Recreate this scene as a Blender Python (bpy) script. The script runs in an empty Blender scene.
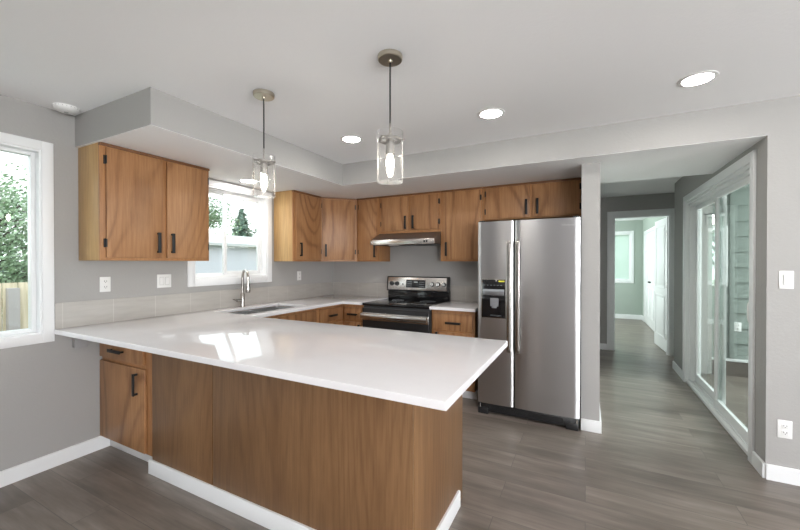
import bpy, bmesh, math, random
from mathutils import Vector, Matrix
random.seed(7)
S = bpy.context.scene
COL = S.collection

# ------------------------------------------------------------------ camera
cam_d = bpy.data.cameras.new('camera')
cam = bpy.data.objects.new('camera', cam_d); COL.objects.link(cam)
cam_d.sensor_fit = 'HORIZONTAL'; cam_d.sensor_width = 36.0
cam_d.lens = 362.8 / 800 * 36.0
cam_d.clip_start = 0.05; cam_d.clip_end = 300
cam.location = (0, 0, 1.396)
cam.rotation_euler = (math.radians(90) - 0.0065, 0, math.radians(27.15))
S.camera = cam

# ------------------------------------------------------------------ world
w = bpy.data.worlds.new('sky'); S.world = w; w.use_nodes = True
nt = w.node_tree; nt.nodes.clear()
wo = nt.nodes.new('ShaderNodeOutputWorld'); bg = nt.nodes.new('ShaderNodeBackground')
tc = nt.nodes.new('ShaderNodeTexCoord'); sp = nt.nodes.new('ShaderNodeSeparateXYZ')
cr = nt.nodes.new('ShaderNodeValToRGB')
cr.color_ramp.elements[0].position = 0.0; cr.color_ramp.elements[0].color = (.90, .96, .97, 1)
cr.color_ramp.elements[1].position = 0.7; cr.color_ramp.elements[1].color = (.84, .93, 1.0, 1)
nt.links.new(tc.outputs['Generated'], sp.inputs[0]); nt.links.new(sp.outputs['Z'], cr.inputs[0])
nt.links.new(cr.outputs[0], bg.inputs[0]); nt.links.new(bg.outputs[0], wo.inputs[0])
bg.inputs[1].default_value = 1.05

# ------------------------------------------------------------------ exposure
S.view_settings.view_transform = 'Standard'; S.view_settings.look = 'None'
S.view_settings.gamma = 1.0; S.view_settings.exposure = 1.58
S.view_settings.use_curve_mapping = False
S.cycles.max_bounces = 10; S.cycles.diffuse_bounces = 6; S.cycles.glossy_bounces = 5
S.cycles.transparent_max_bounces = 12; S.cycles.transmission_bounces = 8
S.cycles.sample_clamp_indirect = 6.0
S.cycles.caustics_reflective = False; S.cycles.caustics_refractive = False

# ------------------------------------------------------------------ large area lights added as fill, and sky portals in the openings
def area(name, loc, target, sx, sy, power, col=(1, 1, 1), portal=False):
    l = bpy.data.lights.new(name, 'AREA'); l.shape = 'RECTANGLE'; l.size = sx; l.size_y = sy
    l.energy = power; l.color = col
    o = bpy.data.objects.new(name, l); COL.objects.link(o); o.location = loc
    d = Vector(target) - Vector(loc)
    o.rotation_euler = d.to_track_quat('-Z', 'Y').to_euler()
    if portal: l.cycles.is_portal = True
    return o
area('window_fill_rear', (2.85, -3.32, 1.30), (2.6, 0, 4.6), 2.0, 1.3, 100, (.98, .98, 1.0))  # added lamp in the unseen rear window, tilted up to brighten the ceiling
area('window_fill_east', (4.52, -.4, 1.25), (0, -.4, 6.6), 2.9, 1.3, 75, (.97, .98, 1.0))  # second added lamp out of view, aimed high to lift the ceiling
area('patio_fill', (4.1, 4.6, 1.65), (0, 4.6, .3), 2.5, 1.3, 80, (.97, 1.0, 1.0))  # added out of view to brighten the dark hall through the slider
area('bedroom_fill', (-1.44, 8.8, 1.5), (1, 8.8, 1.6), 2.0, 1.3, 34, (.90, 1.0, .97))  # added lamp at a solid wall, no window there; brightens bedroom and hall
area('portal_window_dining', (-3.40, .17, 1.53), (0, .17, 1.53), 1.75, 1.2, 1, portal=True)
area('portal_window_kitchen', (-3.40, 2.56, 1.68), (0, 2.56, 1.68), .88, .9, 1, portal=True)
area('portal_bedroom', (0.2, 10.78, 1.53), (0.2, 0, 1.53), 1.5, 1.2, 1, portal=True)
area('portal_patio', (3.6, 4.6, 1.2), (0, 4.6, 1.2), 2.6, 2.3, 1, portal=True)

# ================================================================== materials
def mat(name, col, rough=.5, metal=0.0, spec=.5, **kw):
    m = bpy.data.materials.new(name); m.use_nodes = True
    b = m.node_tree.nodes['Principled BSDF']
    b.inputs['Base Color'].default_value = (*col, 1); b.inputs['Roughness'].default_value = rough
    b.inputs['Metallic'].default_value = metal; b.inputs['Specular IOR Level'].default_value = spec
    for k, v in kw.items(): b.inputs[k].default_value = v
    return m
def N(m, t, **kw):
    n = m.node_tree.nodes.new(t)
    for k, v in kw.items(): setattr(n, k, v)
    return n
def L(m, a, b): m.node_tree.links.new(a, b)
def coords(m, scale, rnd=True):
    t = N(m, 'ShaderNodeTexCoord'); mp = N(m, 'ShaderNodeMapping')
    mp.inputs['Scale'].default_value = scale
    if rnd:
        oi = N(m, 'ShaderNodeObjectInfo'); mu = N(m, 'ShaderNodeMath', operation='MULTIPLY'); mu.inputs[1].default_value = 37.0
        ad = N(m, 'ShaderNodeVectorMath', operation='ADD')
        L(m, oi.outputs['Random'], mu.inputs[0]); L(m, t.outputs['Object'], ad.inputs[0]); L(m, mu.outputs[0], ad.inputs[1])
        L(m, ad.outputs[0], mp.inputs[0])
    else: L(m, t.outputs['Object'], mp.inputs[0])
    return mp.outputs[0]
def ramp(m, fac, stops):
    r = N(m, 'ShaderNodeValToRGB'); e = r.color_ramp.elements
    while len(e) < len(stops): e.new(.5)
    for el, (p, c) in zip(e, stops): el.position = p; el.color = (*c, 1)
    L(m, fac, r.inputs[0]); return r.outputs[0]
def noise(m, vec, scale, detail=3, rough=.5):
    n = N(m, 'ShaderNodeTexNoise'); n.inputs['Scale'].default_value = scale
    n.inputs['Detail'].default_value = detail; n.inputs['Roughness'].default_value = rough
    L(m, vec, n.inputs['Vector']); return n.outputs['Fac']
def math_(m, op, a, b=None):
    n = N(m, 'ShaderNodeMath', operation=op)
    for i, v in enumerate((a, b)):
        if v is None: continue
        if isinstance(v, (int, float)): n.inputs[i].default_value = v
        else: L(m, v, n.inputs[i])
    return n.outputs[0]
def mixc(m, fac, a, b, mode='MIX'):
    n = N(m, 'ShaderNodeMix', data_type='RGBA', blend_type=mode)
    for s, v in ((0, fac), (6, a), (7, b)):
        if isinstance(v, (int, float)): n.inputs[s].default_value = v
        elif isinstance(v, tuple): n.inputs[s].default_value = (*v, 1)
        else: L(m, v, n.inputs[s])
    return n.outputs[2]
def bump(m, h, strength=.1, dist=.01):
    b = N(m, 'ShaderNodeBump'); b.inputs['Strength'].default_value = strength; b.inputs['Distance'].default_value = dist
    L(m, h, b.inputs['Height']); L(m, b.outputs[0], m.node_tree.nodes['Principled BSDF'].inputs['Normal'])
def P(m): return m.node_tree.nodes['Principled BSDF']

def paint(name, col, rough=.75, tex=.12):
    m = mat(name, col, rough, spec=.3)
    v = coords(m, (1, 1, 1), False)
    bump(m, noise(m, v, 55, 4, .6), tex, .006)
    return m
M_wall = paint('wall_paint', (.375, .368, .357), tex=.25)
M_ceil = paint('ceiling_paint', (.88, .885, .895), tex=.2)
M_trim = mat('white_trim', (.80, .81, .82), .35)
M_vinyl = mat('white_vinyl', (.79, .80, .80), .3)
M_bedwall = paint('bedroom_paint', (.36, .41, .37))
M_white = mat('white_plastic', (.78, .78, .77), .35)
M_rock = mat('switch_shadow_gap', (.50, .50, .49), .4)
M_black = mat('black_metal', (.012, .012, .013), .42, .3)
M_blackgloss = mat('black_glass', (.008, .008, .009), .06)
M_blackpl = mat('black_plastic', (.015, .015, .016), .35)
M_darkgrey = mat('dark_grey_enamel', (.04, .042, .044), .4)
M_slot = mat('dark_slot', (.02, .02, .02), .7)
M_grey = mat('grey_box', (.33, .33, .33), .6)
M_brass = mat('brushed_nickel', (.56, .51, .42), .30, 1.0)
M_nickel = mat('satin_nickel', (.42, .40, .375), .25, 1.0)
M_chrome = mat('steel_polished', (.60, .59, .58), .18, 1.0)
M_logo = mat('logo_silver', (.75, .75, .76), .3, .5)
M_yellow = mat('yellow_sticker', (.75, .72, .05), .5)
M_panelgrey = mat('panel_print_grey', (.30, .32, .34), .4)

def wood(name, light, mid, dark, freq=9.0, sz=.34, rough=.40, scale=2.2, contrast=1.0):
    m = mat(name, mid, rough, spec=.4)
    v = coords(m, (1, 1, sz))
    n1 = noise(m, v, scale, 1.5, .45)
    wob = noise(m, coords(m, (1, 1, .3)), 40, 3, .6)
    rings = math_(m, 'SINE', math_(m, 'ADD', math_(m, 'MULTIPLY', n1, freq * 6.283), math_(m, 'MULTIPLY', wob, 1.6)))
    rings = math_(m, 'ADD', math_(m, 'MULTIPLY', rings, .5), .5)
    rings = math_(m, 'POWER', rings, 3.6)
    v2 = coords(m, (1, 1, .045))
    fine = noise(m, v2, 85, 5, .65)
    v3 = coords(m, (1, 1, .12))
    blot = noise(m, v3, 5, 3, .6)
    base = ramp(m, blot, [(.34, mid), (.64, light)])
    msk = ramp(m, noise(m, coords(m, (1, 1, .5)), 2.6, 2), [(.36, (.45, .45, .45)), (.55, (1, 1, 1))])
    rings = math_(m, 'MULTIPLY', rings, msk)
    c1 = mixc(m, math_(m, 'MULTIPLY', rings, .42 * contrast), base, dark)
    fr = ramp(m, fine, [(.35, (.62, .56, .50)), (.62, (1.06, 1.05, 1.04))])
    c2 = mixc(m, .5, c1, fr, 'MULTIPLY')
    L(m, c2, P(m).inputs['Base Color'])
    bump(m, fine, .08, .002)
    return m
M_wood = wood('honey_plywood', (.415, .220, .102), (.345, .172, .076), (.175, .074, .030), freq=19.0, scale=1.25, contrast=1.55)
M_woodframe = wood('honey_frame_wood', (.44, .225, .098), (.36, .172, .070), (.25, .112, .044), freq=3, contrast=.5)
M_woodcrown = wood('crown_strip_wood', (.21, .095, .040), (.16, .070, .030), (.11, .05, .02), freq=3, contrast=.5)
M_woodside = wood('window_lit_side_wood', (.55, .36, .165), (.47, .29, .125), (.36, .20, .08), freq=3, contrast=.5)  # lighter, yellower wood: window light painted into the cabinet sides
M_oak = wood('peninsula_oak', (.238, .132, .063), (.190, .100, .046), (.110, .053, .023), freq=44, scale=1.3, sz=.075, contrast=.75)

def floor_mat(name, tint):
    m = mat(name, (.2, .18, .16), .33, spec=.45)
    v = coords(m, (1, 1, 1), False)
    br = N(m, 'ShaderNodeTexBrick'); L(m, v, br.inputs['Vector'])
    br.offset = .37; br.inputs['Scale'].default_value = 1.0
    br.inputs['Brick Width'].default_value = 1.22; br.inputs['Row Height'].default_value = .182
    br.inputs['Mortar Size'].default_value = .0016; br.inputs['Mortar Smooth'].default_value = .3
    br.inputs['Color1'].default_value = (.0, .0, .0, 1); br.inputs['Color2'].default_value = (1, 1, 1, 1); br.inputs['Mortar'].default_value = (.5, .5, .5, 1)
    # per plank offset of the grain
    sc = N(m, 'ShaderNodeVectorMath', operation='SCALE'); L(m, br.outputs['Color'], sc.inputs[0]); sc.inputs['Scale'].default_value = 9.0
    ad = N(m, 'ShaderNodeVectorMath', operation='ADD'); L(m, v, ad.inputs[0]); L(m, sc.outputs[0], ad.inputs[1])
    mp = N(m, 'ShaderNodeMapping'); mp.inputs['Scale'].default_value = (.16, 1, 1); L(m, ad.outputs[0], mp.inputs[0])
    g1 = noise(m, mp.outputs[0], 9, 4, .6)
    mp2 = N(m, 'ShaderNodeMapping'); mp2.inputs['Scale'].default_value = (.05, 1, 1); L(m, ad.outputs[0], mp2.inputs[0])
    g2 = noise(m, mp2.outputs[0], 60, 4, .6)
    t = tint
    c = ramp(m, g1, [(.28, (.150 * t[0], .130 * t[1], .116 * t[2])), (.52, (.225 * t[0], .197 * t[1], .177 * t[2])), (.75, (.325 * t[0], .288 * t[1], .262 * t[2]))])
    c = mixc(m, .5, c, ramp(m, g2, [(.3, (.72, .71, .70)), (.7, (1.1, 1.1, 1.1))]), 'MULTIPLY')
    pl = ramp(m, br.outputs['Color'], [(0, (.86, .86, .86)), (1, (1.10, 1.10, 1.10))])
    c = mixc(m, 1.0, c, pl, 'MULTIPLY')
    c = mixc(m, br.outputs['Fac'], c, (.11, .10, .09))
    L(m, c, P(m).inputs['Base Color'])
    bump(m, math_(m, 'SUBTRACT', g2, math_(m, 'MULTIPLY', br.outputs['Fac'], 1.5)), .12, .002)
    return m
M_floor = floor_mat('grey_brown_planks', (.95, .915, .88))

m = M_quartz = mat('white_quartz', (.8, .785, .80), .045, spec=.5)
L(m, ramp(m, noise(m, coords(m, (1, 1, 1), False), 9, 5, .7), [(.3, (.745, .73, .745)), (.7, (.765, .75, .765))]), P(m).inputs['Base Color'])

def tile_mat(name, axis):
    m = mat(name, (.5, .47, .42), .4)
    t = N(m, 'ShaderNodeTexCoord'); s = N(m, 'ShaderNodeSeparateXYZ'); L(m, t.outputs['Object'], s.inputs[0])
    c = N(m, 'ShaderNodeCombineXYZ')
    L(m, math_(m, 'ADD', s.outputs[axis], 10 - (1.17 if axis == 'Y' else -3.24 + .13) + .305 * 0 - 10 + 30.5), c.inputs[0]); L(m, math_(m, 'ADD', s.outputs['Z'], -.93), c.inputs[1])
    br = N(m, 'ShaderNodeTexBrick'); L(m, c.outputs[0], br.inputs['Vector']); br.offset = 0
    br.inputs['Scale'].default_value = 1; br.inputs['Brick Width'].default_value = .305; br.inputs['Row Height'].default_value = .5
    br.inputs['Mortar Size'].default_value = .0022
    br.inputs['Color1'].default_value = (.40, .380, .355, 1); br.inputs['Color2'].default_value = (.425, .405, .378, 1); br.inputs['Mortar'].default_value = (.50, .48, .455, 1)
    v = coords(m, (.35, .35, 2.2), False)
    st = ramp(m, noise(m, v, 14, 4, .6), [(.3, (.92, .915, .905)), (.7, (1.04, 1.04, 1.04))])
    L(m, mixc(m, 1.0, br.outputs['Color'], st, 'MULTIPLY'), P(m).inputs['Base Color'])
    return m
M_tileL = tile_mat('backsplash_tile_side', 'Y'); M_tileB = tile_mat('backsplash_tile_back', 'X')

def steel(name, col, rough, rot=.25, an=.85):
    m = mat(name, col, rough, 1.0)
    tg = N(m, 'ShaderNodeTangent', direction_type='RADIAL', axis='Z')
    L(m, tg.outputs[0], P(m).inputs['Tangent'])
    P(m).inputs['Anisotropic'].default_value = an; P(m).inputs['Anisotropic Rotation'].default_value = rot
    return m
M_steel = steel('brushed_stainless', (.57, .57, .585), .30, rot=0.25)
M_steel2 = mat('range_stainless', (.60, .58, .56), .25, 1.0)
M_sink = mat('sink_stainless', (.62, .62, .62), .32, 1.0)

def thin_glass(name, tint, refl=1.0):
    m = bpy.data.materials.new(name); m.use_nodes = True
    n = m.node_tree; n.nodes.clear()
    o = n.nodes.new('ShaderNodeOutputMaterial'); mx = n.nodes.new('ShaderNodeMixShader')
    tr = n.nodes.new('ShaderNodeBsdfTransparent'); gl = n.nodes.new('ShaderNodeBsdfGlossy')
    tr.inputs[0].default_value = (*tint, 1); gl.inputs['Roughness'].default_value = .01
    fr = n.nodes.new('ShaderNodeLayerWeight'); fr.inputs[0].default_value = .5
    pw = n.nodes.new('ShaderNodeMath'); pw.operation = 'POWER'; pw.inputs[1].default_value = 5.0; n.links.new(fr.outputs['Facing'], pw.inputs[0])
    ma = n.nodes.new('ShaderNodeMath'); ma.operation = 'MULTIPLY_ADD'; ma.inputs[1].default_value = .95; ma.inputs[2].default_value = .04; n.links.new(pw.outputs[0], ma.inputs[0])
    mu = n.nodes.new('ShaderNodeMath'); mu.operation = 'MULTIPLY'; mu.inputs[1].default_value = refl
    n.links.new(ma.outputs[0], mu.inputs[0]); mu.use_clamp = True; n.links.new(mu.outputs[0], mx.inputs[0])
    n.links.new(tr.outputs[0], mx.inputs[1]); n.links.new(gl.outputs[0], mx.inputs[2]); n.links.new(mx.outputs[0], o.inputs[0])
    return m
M_glass = thin_glass('window_glass', (.97, .99, .98))
M_glassdoor = thin_glass('slider_glass', (.90, .95, .935), .9)
def frosted(name):
    m = bpy.data.materials.new(name); m.use_nodes = True; n = m.node_tree; n.nodes.clear()
    o = n.nodes.new('ShaderNodeOutputMaterial'); mx = n.nodes.new('ShaderNodeMixShader'); tr = n.nodes.new('ShaderNodeBsdfTransparent'); tl = n.nodes.new('ShaderNodeBsdfTranslucent')
    tl.inputs[0].default_value = (.74, .84, .79, 1); mx.inputs[0].default_value = .72
    n.links.new(tr.outputs[0], mx.inputs[1]); n.links.new(tl.outputs[0], mx.inputs[2]); n.links.new(mx.outputs[0], o.inputs[0]); return m
M_frost = frosted('frosted_glass')
M_shade = thin_glass('clear_shade_glass', (.985, .985, .985), 1.3)
_n = M_shade.node_tree; _o = [n for n in _n.nodes if n.type == 'OUTPUT_MATERIAL'][0]; _s = _o.inputs[0].links[0].from_socket
_mx = _n.nodes.new('ShaderNodeMixShader'); _tl = _n.nodes.new('ShaderNodeBsdfTranslucent'); _tl.inputs[0].default_value = (1, 1, 1, 1)  # white translucency mixed in so the glass edges glow like highlights
_lw = _n.nodes.new('ShaderNodeLayerWeight'); _m = _n.nodes.new('ShaderNodeMath'); _m.operation = 'POWER'; _m.inputs[1].default_value = 4; _lw.inputs[0].default_value = .5
_m2 = _n.nodes.new('ShaderNodeMath'); _m2.operation = 'MULTIPLY_ADD'; _m2.inputs[1].default_value = .22; _m2.inputs[2].default_value = .010
_n.links.new(_lw.outputs['Facing'], _m.inputs[0]); _n.links.new(_m.outputs[0], _m2.inputs[0]); _n.links.new(_m2.outputs[0], _mx.inputs[0])
_n.links.new(_s, _mx.inputs[1]); _n.links.new(_tl.outputs[0], _mx.inputs[2]); _n.links.new(_mx.outputs[0], _o.inputs[0])
def emit(name, col, s):
    m = mat(name, col, .5); P(m).inputs['Emission Color'].default_value = (*col, 1); P(m).inputs['Emission Strength'].default_value = s
    return m
M_lens = emit('lamp_lens_glow', (1.0, .96, .90), 34)
M_bulb = emit('bulb_glow', (1.0, .92, .80), 18)
M_lantern = emit('lantern_glow', (1.0, 1.0, .93), 3.0)
M_display = mat('display_dark', (.02, .022, .025), .15)

M_leafA = mat('leaf_light', (.14, .25, .11), .6); M_leafB = mat('leaf_conifer', (.085, .16, .115), .7)
for mm, a, b in ((M_leafA, (.14, .24, .12), (.42, .52, .36)), (M_leafB, (.11, .19, .14), (.30, .38, .32))):
    L(mm, ramp(mm, noise(mm, coords(mm, (1, 1, 1), False), 3, 3), [(.3, a), (.7, b)]), P(mm).inputs['Base Color'])
M_bark = mat('bark', (.10, .08, .065), .9)
M_grass = mat('grass', (.10, .17, .06), .9)
L(M_grass, ramp(M_grass, noise(M_grass, coords(M_grass, (1, 1, 1), False), 2.5, 5), [(.3, (.07, .13, .04)), (.7, (.15, .22, .08))]), P(M_grass).inputs['Base Color'])
M_fence = mat('fence_board', (.42, .34, .20), .8)
L(M_fence, ramp(M_fence, noise(M_fence, coords(M_fence, (6, 6, .5)), 4, 4), [(.3, (.50, .42, .28)), (.7, (.68, .58, .42))]), P(M_fence).inputs['Base Color'])
M_post = mat('fence_post_grey', (.36, .33, .31), .9)
M_stucco = mat('pale_grey_siding', (.60, .585, .63), .8)
M_roof = mat('grey_roof', (.50, .50, .49), .9)
M_teal = mat('dark_teal_roof', (.08, .12, .12), .8)
M_siding = mat('green_grey_siding', (.20, .235, .215), .6)
M_deck = mat('brown_deck', (.13, .10, .085), .6)
v = coords(M_deck, (1, 1, 1), False)
br = N(M_deck, 'ShaderNodeTexBrick'); L(M_deck, v, br.inputs['Vector']); br.offset = .5
br.inputs['Scale'].default_value = 1; br.inputs['Brick Width'].default_value = .6; br.inputs['Row Height'].default_value = .3; br.inputs['Mortar Size'].default_value = .006
br.inputs['Color1'].default_value = (.13, .105, .09, 1); br.inputs['Color2'].default_value = (.16, .13, .11, 1); br.inputs['Mortar'].default_value = (.26, .24, .21, 1)
L(M_deck, br.outputs['Color'], P(M_deck).inputs['Base Color'])

# ================================================================== mesh helpers
def nb(): return bmesh.new()
def _sel_bevel(bm, verts, bev, seg=2):
    if bev <= 0: return
    vs = set(verts)
    es = [e for e in bm.edges if e.verts[0] in vs and e.verts[1] in vs]
    bmesh.ops.bevel(bm, geom=es, offset=bev, segments=seg, affect='EDGES', clamp_overlap=True, profile=.5)
def hexa(bm, pts, bev=0, seg=2):
    vs = [bm.verts.new(p) for p in pts]
    for f in ((0, 3, 2, 1), (4, 5, 6, 7), (0, 1, 5, 4), (1, 2, 6, 5), (2, 3, 7, 6), (3, 0, 4, 7)):
        bm.faces.new([vs[i] for i in f])
    _sel_bevel(bm, vs, bev, seg)
def box(bm, x0, x1, y0, y1, z0, z1, bev=0, seg=2):
    hexa(bm, [(x0, y0, z0), (x1, y0, z0), (x1, y1, z0), (x0, y1, z0), (x0, y0, z1), (x1, y0, z1), (x1, y1, z1), (x0, y1, z1)], bev, seg)
    return bm
class Fr:
    """a vertical face: a runs to the viewer's right along it, d runs outwards, z up"""
    def __init__(s, ox, oy, rx, ry):
        n = math.hypot(rx, ry); s.o = (ox, oy); s.r = (rx / n, ry / n); s.n = (ry / n, -rx / n)
    def p(s, a, d, z): return (s.o[0] + s.r[0] * a + s.n[0] * d, s.o[1] + s.r[1] * a + s.n[1] * d, z)
def fbox(bm, F, a0, a1, d0, d1, z0, z1, bev=0, seg=2):
    hexa(bm, [F.p(a0, d1, z0), F.p(a1, d1, z0), F.p(a1, d0, z0), F.p(a0, d0, z0), F.p(a0, d1, z1), F.p(a1, d1, z1), F.p(a1, d0, z1), F.p(a0, d0, z1)], bev, seg)
    return bm
def FY(y): return Fr(0, y, 1, 0)      # faces the camera (-y); a = world x
def FX(x): return Fr(x, 0, 0, 1)      # faces +x; a = world y
def FXm(x): return Fr(x, 0, 0, -1)    # faces -x; a = -world y
def ortho(d):
    d = Vector(d).normalized(); u = d.orthogonal().normalized(); return d, u, d.cross(u)
def cyl(bm, p0, p1, r0, r1=None, seg=24, cap=True):
    r1 = r0 if r1 is None else r1
    p0, p1 = Vector(p0), Vector(p1); d, u, v = ortho(p1 - p0)
    A = [bm.verts.new(p0 + (u * math.cos(t) + v * math.sin(t)) * r0) for t in [i * 2 * math.pi / seg for i in range(seg)]]
    B = [bm.verts.new(p1 + (u * math.cos(t) + v * math.sin(t)) * r1) for t in [i * 2 * math.pi / seg for i in range(seg)]]
    for i in range(seg):
        j = (i + 1) % seg; bm.faces.new((A[i], A[j], B[j], B[i]))
    if cap: bm.faces.new(A[::-1]); bm.faces.new(B)
    return bm
def lathe(bm, c, prof, seg=32, close=False):
    rings = []
    for r, z in prof:
        if r < 1e-5: rings.append([bm.verts.new((c[0], c[1], c[2] + z))])
        else: rings.append([bm.verts.new((c[0] + r * math.cos(t), c[1] + r * math.sin(t), c[2] + z)) for t in [i * 2 * math.pi / seg for i in range(seg)]])
    pairs = list(zip(rings, rings[1:])) + ([(rings[-1], rings[0])] if close else [])
    for A, B in pairs:
        for i in range(seg):
            j = (i + 1) % seg
            if len(A) == 1 and len(B) == 1: continue
            if len(A) == 1: bm.faces.new((A[0], B[j], B[i]))
            elif len(B) == 1: bm.faces.new((A[i], A[j], B[0]))
            else: bm.faces.new((A[i], A[j], B[j], B[i]))
    return bm
def tube(bm, pts, r, seg=12):
    pts = [Vector(p) for p in pts]; rs = r if isinstance(r, (list, tuple)) else [r] * len(pts)
    rings = []; u = None
    for i, p in enumerate(pts):
        d = (pts[min(i + 1, len(pts) - 1)] - pts[max(i - 1, 0)]).normalized()
        u = d.orthogonal().normalized() if u is None else (u - d * u.dot(d)).normalized()
        v = d.cross(u)
        rings.append([bm.verts.new(p + (u * math.cos(t) + v * math.sin(t)) * rs[i]) for t in [k * 2 * math.pi / seg for k in range(seg)]])
    for A, B in zip(rings, rings[1:]):
        for i in range(seg):
            j = (i + 1) % seg; bm.faces.new((A[i], A[j], B[j], B[i]))
    bm.faces.new(rings[0][::-1]); bm.faces.new(rings[-1])
    return bm
def prism(bm, F, prof, a0, a1, bev=0):
    """prof = [(d, z)] outline extruded along a of frame F"""
    A = [bm.verts.new(F.p(a0, d, z)) for d, z in prof]; B = [bm.verts.new(F.p(a1, d, z)) for d, z in prof]
    n = len(prof); bm.faces.new(A); bm.faces.new(B[::-1])
    for i in range(n):
        j = (i + 1) % n; bm.faces.new((A[j], A[i], B[i], B[j]))
    _sel_bevel(bm, A + B, bev)
    return bm
def cells(bm, us, vs, holes, w0, w1, place, bev=0):
    """a slab in the (u,v) grid between w0 and w1 with missing cells; shared vertices, so no seams"""
    V = {}
    def g(i, j, k):
        if (i, j, k) not in V: V[(i, j, k)] = bm.verts.new(place(us[i], vs[j], (w0, w1)[k]))
        return V[(i, j, k)]
    nu, nv = len(us) - 1, len(vs) - 1
    full = lambda i, j: 0 <= i < nu and 0 <= j < nv and (i, j) not in holes
    rim = []
    for i in range(nu):
        for j in range(nv):
            if not full(i, j): continue
            bm.faces.new((g(i, j, 1), g(i + 1, j, 1), g(i + 1, j + 1, 1), g(i, j + 1, 1)))
            bm.faces.new((g(i, j, 0), g(i, j + 1, 0), g(i + 1, j + 1, 0), g(i + 1, j, 0)))
            for (di, dj, a, b) in ((-1, 0, (i, j), (i, j + 1)), (1, 0, (i + 1, j + 1), (i + 1, j)), (0, -1, (i + 1, j), (i, j)), (0, 1, (i, j + 1), (i + 1, j + 1))):
                if not full(i + di, j + dj):
                    bm.faces.new((g(*a, 0), g(*b, 0), g(*b, 1), g(*a, 1))); rim.append((g(*a, 1), g(*b, 1)))
    bmesh.ops.recalc_face_normals(bm, faces=bm.faces)
    if bev:
        es = [bm.edges.get(r) for r in rim]; bmesh.ops.bevel(bm, geom=[e for e in es if e], offset=bev, segments=3, affect='EDGES', profile=.5)
    return bm
def wloc(o):
    v = Vector((0, 0, 0))
    while o: v = v + Vector(o.location); o = o.parent
    return v
def obj(name, bm, m, parent=None, smooth=40, label=None, cat=None, group=None, kind=None, loc=None):
    me = bpy.data.meshes.new(name)
    bmesh.ops.recalc_face_normals(bm, faces=bm.faces)
    off = Vector(loc) if loc is not None and parent is None else (wloc(parent) if parent else Vector((0, 0, 0)))
    bmesh.ops.translate(bm, verts=bm.verts, vec=-off)
    bm.to_mesh(me); bm.free()
    me.materials.append(m)
    if smooth:
        me.polygons.foreach_set('use_smooth', [True] * len(me.polygons))
        me.set_sharp_from_angle(angle=math.radians(smooth))
    o = bpy.data.objects.new(name, me); COL.objects.link(o)
    if parent: o.parent = parent
    elif loc is not None: o.location = loc
    tag(o, label, cat, group, kind)
    return o
def tag(o, label=None, cat=None, group=None, kind=None):
    for k, v_ in (('label', label), ('category', cat), ('group', group), ('kind', kind)):
        if v_: o[k] = v_
    return o
def thing(name, label, cat, loc, group=None, kind=None):
    o = bpy.data.objects.new(name, None); COL.objects.link(o); o.location = loc; o.empty_display_size = .1
    return tag(o, label, cat, group, kind)
def struct(name, bm, m, parent=None, smooth=30): return obj(name, bm, m, parent, smooth, kind=None if parent else 'structure')
def sroot(name, loc=(0, 0, 0)): return thing(name, None, None, loc, kind='structure')
def dup(root, loc, label=None):
    r = root.copy(); COL.objects.link(r); r.location = loc
    if label: r['label'] = label
    for ch in list(root.children):
        c = ch.copy(); COL.objects.link(c); c.parent = r
        for g in list(ch.children):
            d = g.copy(); COL.objects.link(d); d.parent = c
    return r

# ================================================================== key dimensions
XL = -3.24; YW = 4.21; YB = 3.161; XR = 1.037; CH = 2.44; SH = 2.217; CT = .940; YR = -3.20; XE = 4.40
XC = -2.94; YU = 3.905; UB = 1.411

# ================================================================== structure
struct('floor', box(nb(), XL - .14, XE + .14, YR - .14, YB + .02, -.12, 0), M_floor)
bmf = nb(); box(bmf, XL - .14, XR + .1405, YB + .02, 6.80, -.12, 0); box(bmf, -1.6, 1.40, 6.80, 10.75, -.12, 0)
struct('floor_hall', bmf, M_floor)
struct('ceiling', box(nb(), XL - .14, XE + .14, YR - .14, YB, CH, CH + .12), M_ceil)
struct('ceiling_hall', box(nb(), -1.6, 1.40, 4.30, 10.75, CH, CH + .12), M_ceil)
# soffits: white underside slab, painted faces
def wallcells(name, us, vs, holes, w0, w1, place, m=M_wall): return struct(name, cells(nb(), us, vs, holes, w0, w1, place), m)
bs = nb(); box(bs, XL, -2.305, 1.247, YB, SH, CH)
struct('trim_soffit_left', bs, M_wall)
struct('ceiling_soffit_left', box(nb(), XL, -2.3055, 1.2475, YB, SH - .0015, SH), M_ceil)
# header / back soffit face continues as the right wall
bw = cells(nb(), [XL, XR, XE + .14], [0, SH, CH], {(0, 0)}, YB, YB + .13, lambda u, v_, w_: (u, w_, v_))
struct('wall_right', bw, M_wall)
struct('ceiling_soffit_back', box(nb(), XL, XR, YB + .0005, 4.30, SH - .0015, SH), M_ceil)
struct('trim_soffit_top', box(nb(), XL, XR, YB + .13, 4.30, SH, CH + .12), M_wall)
# left wall with two window openings
W1 = (-.72, 1.065, .92, 2.145); W2 = (2.125, 2.985, 1.24, 2.14)
ys = [YR - .14, W1[0], W1[1], W2[0], W2[1], YW + .13]; zs = [-.8, W1[2], W2[2], W2[3], W1[3], CH]
holes = {(1, 1), (1, 2), (1, 3), (3, 2)}
bmw = cells(nb(), ys, [-.8, W1[2], W2[2], W2[3], 2.145, CH], holes, XL - .14, XL, lambda u, v_, w_: (w_, u, v_))
struct('wall_left', bmw, M_wall)
struct('wall_back', box(nb(), XL, -.035, YW, YW + .12, 0, SH), M_wall)
struct('wall_partition', box(nb(), -.035, .102, 3.384, 6.676, 0, SH), M_wall)
struct('wall_rear', cells(nb(), [XL, 1.75, 3.95, XE + .14], [0, .62, 2.18, CH], {(1, 1)}, YR - .14, YR, lambda u, v_, w_: (u, w_, v_)), M_wall)
struct('wall_east', cells(nb(), [YR, -1.9, 1.1, YB], [0, .52, 2.18, CH], {(1, 1)}, XE, XE + .14, lambda u, v_, w_: (w_, u, v_)), M_wall)
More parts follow.
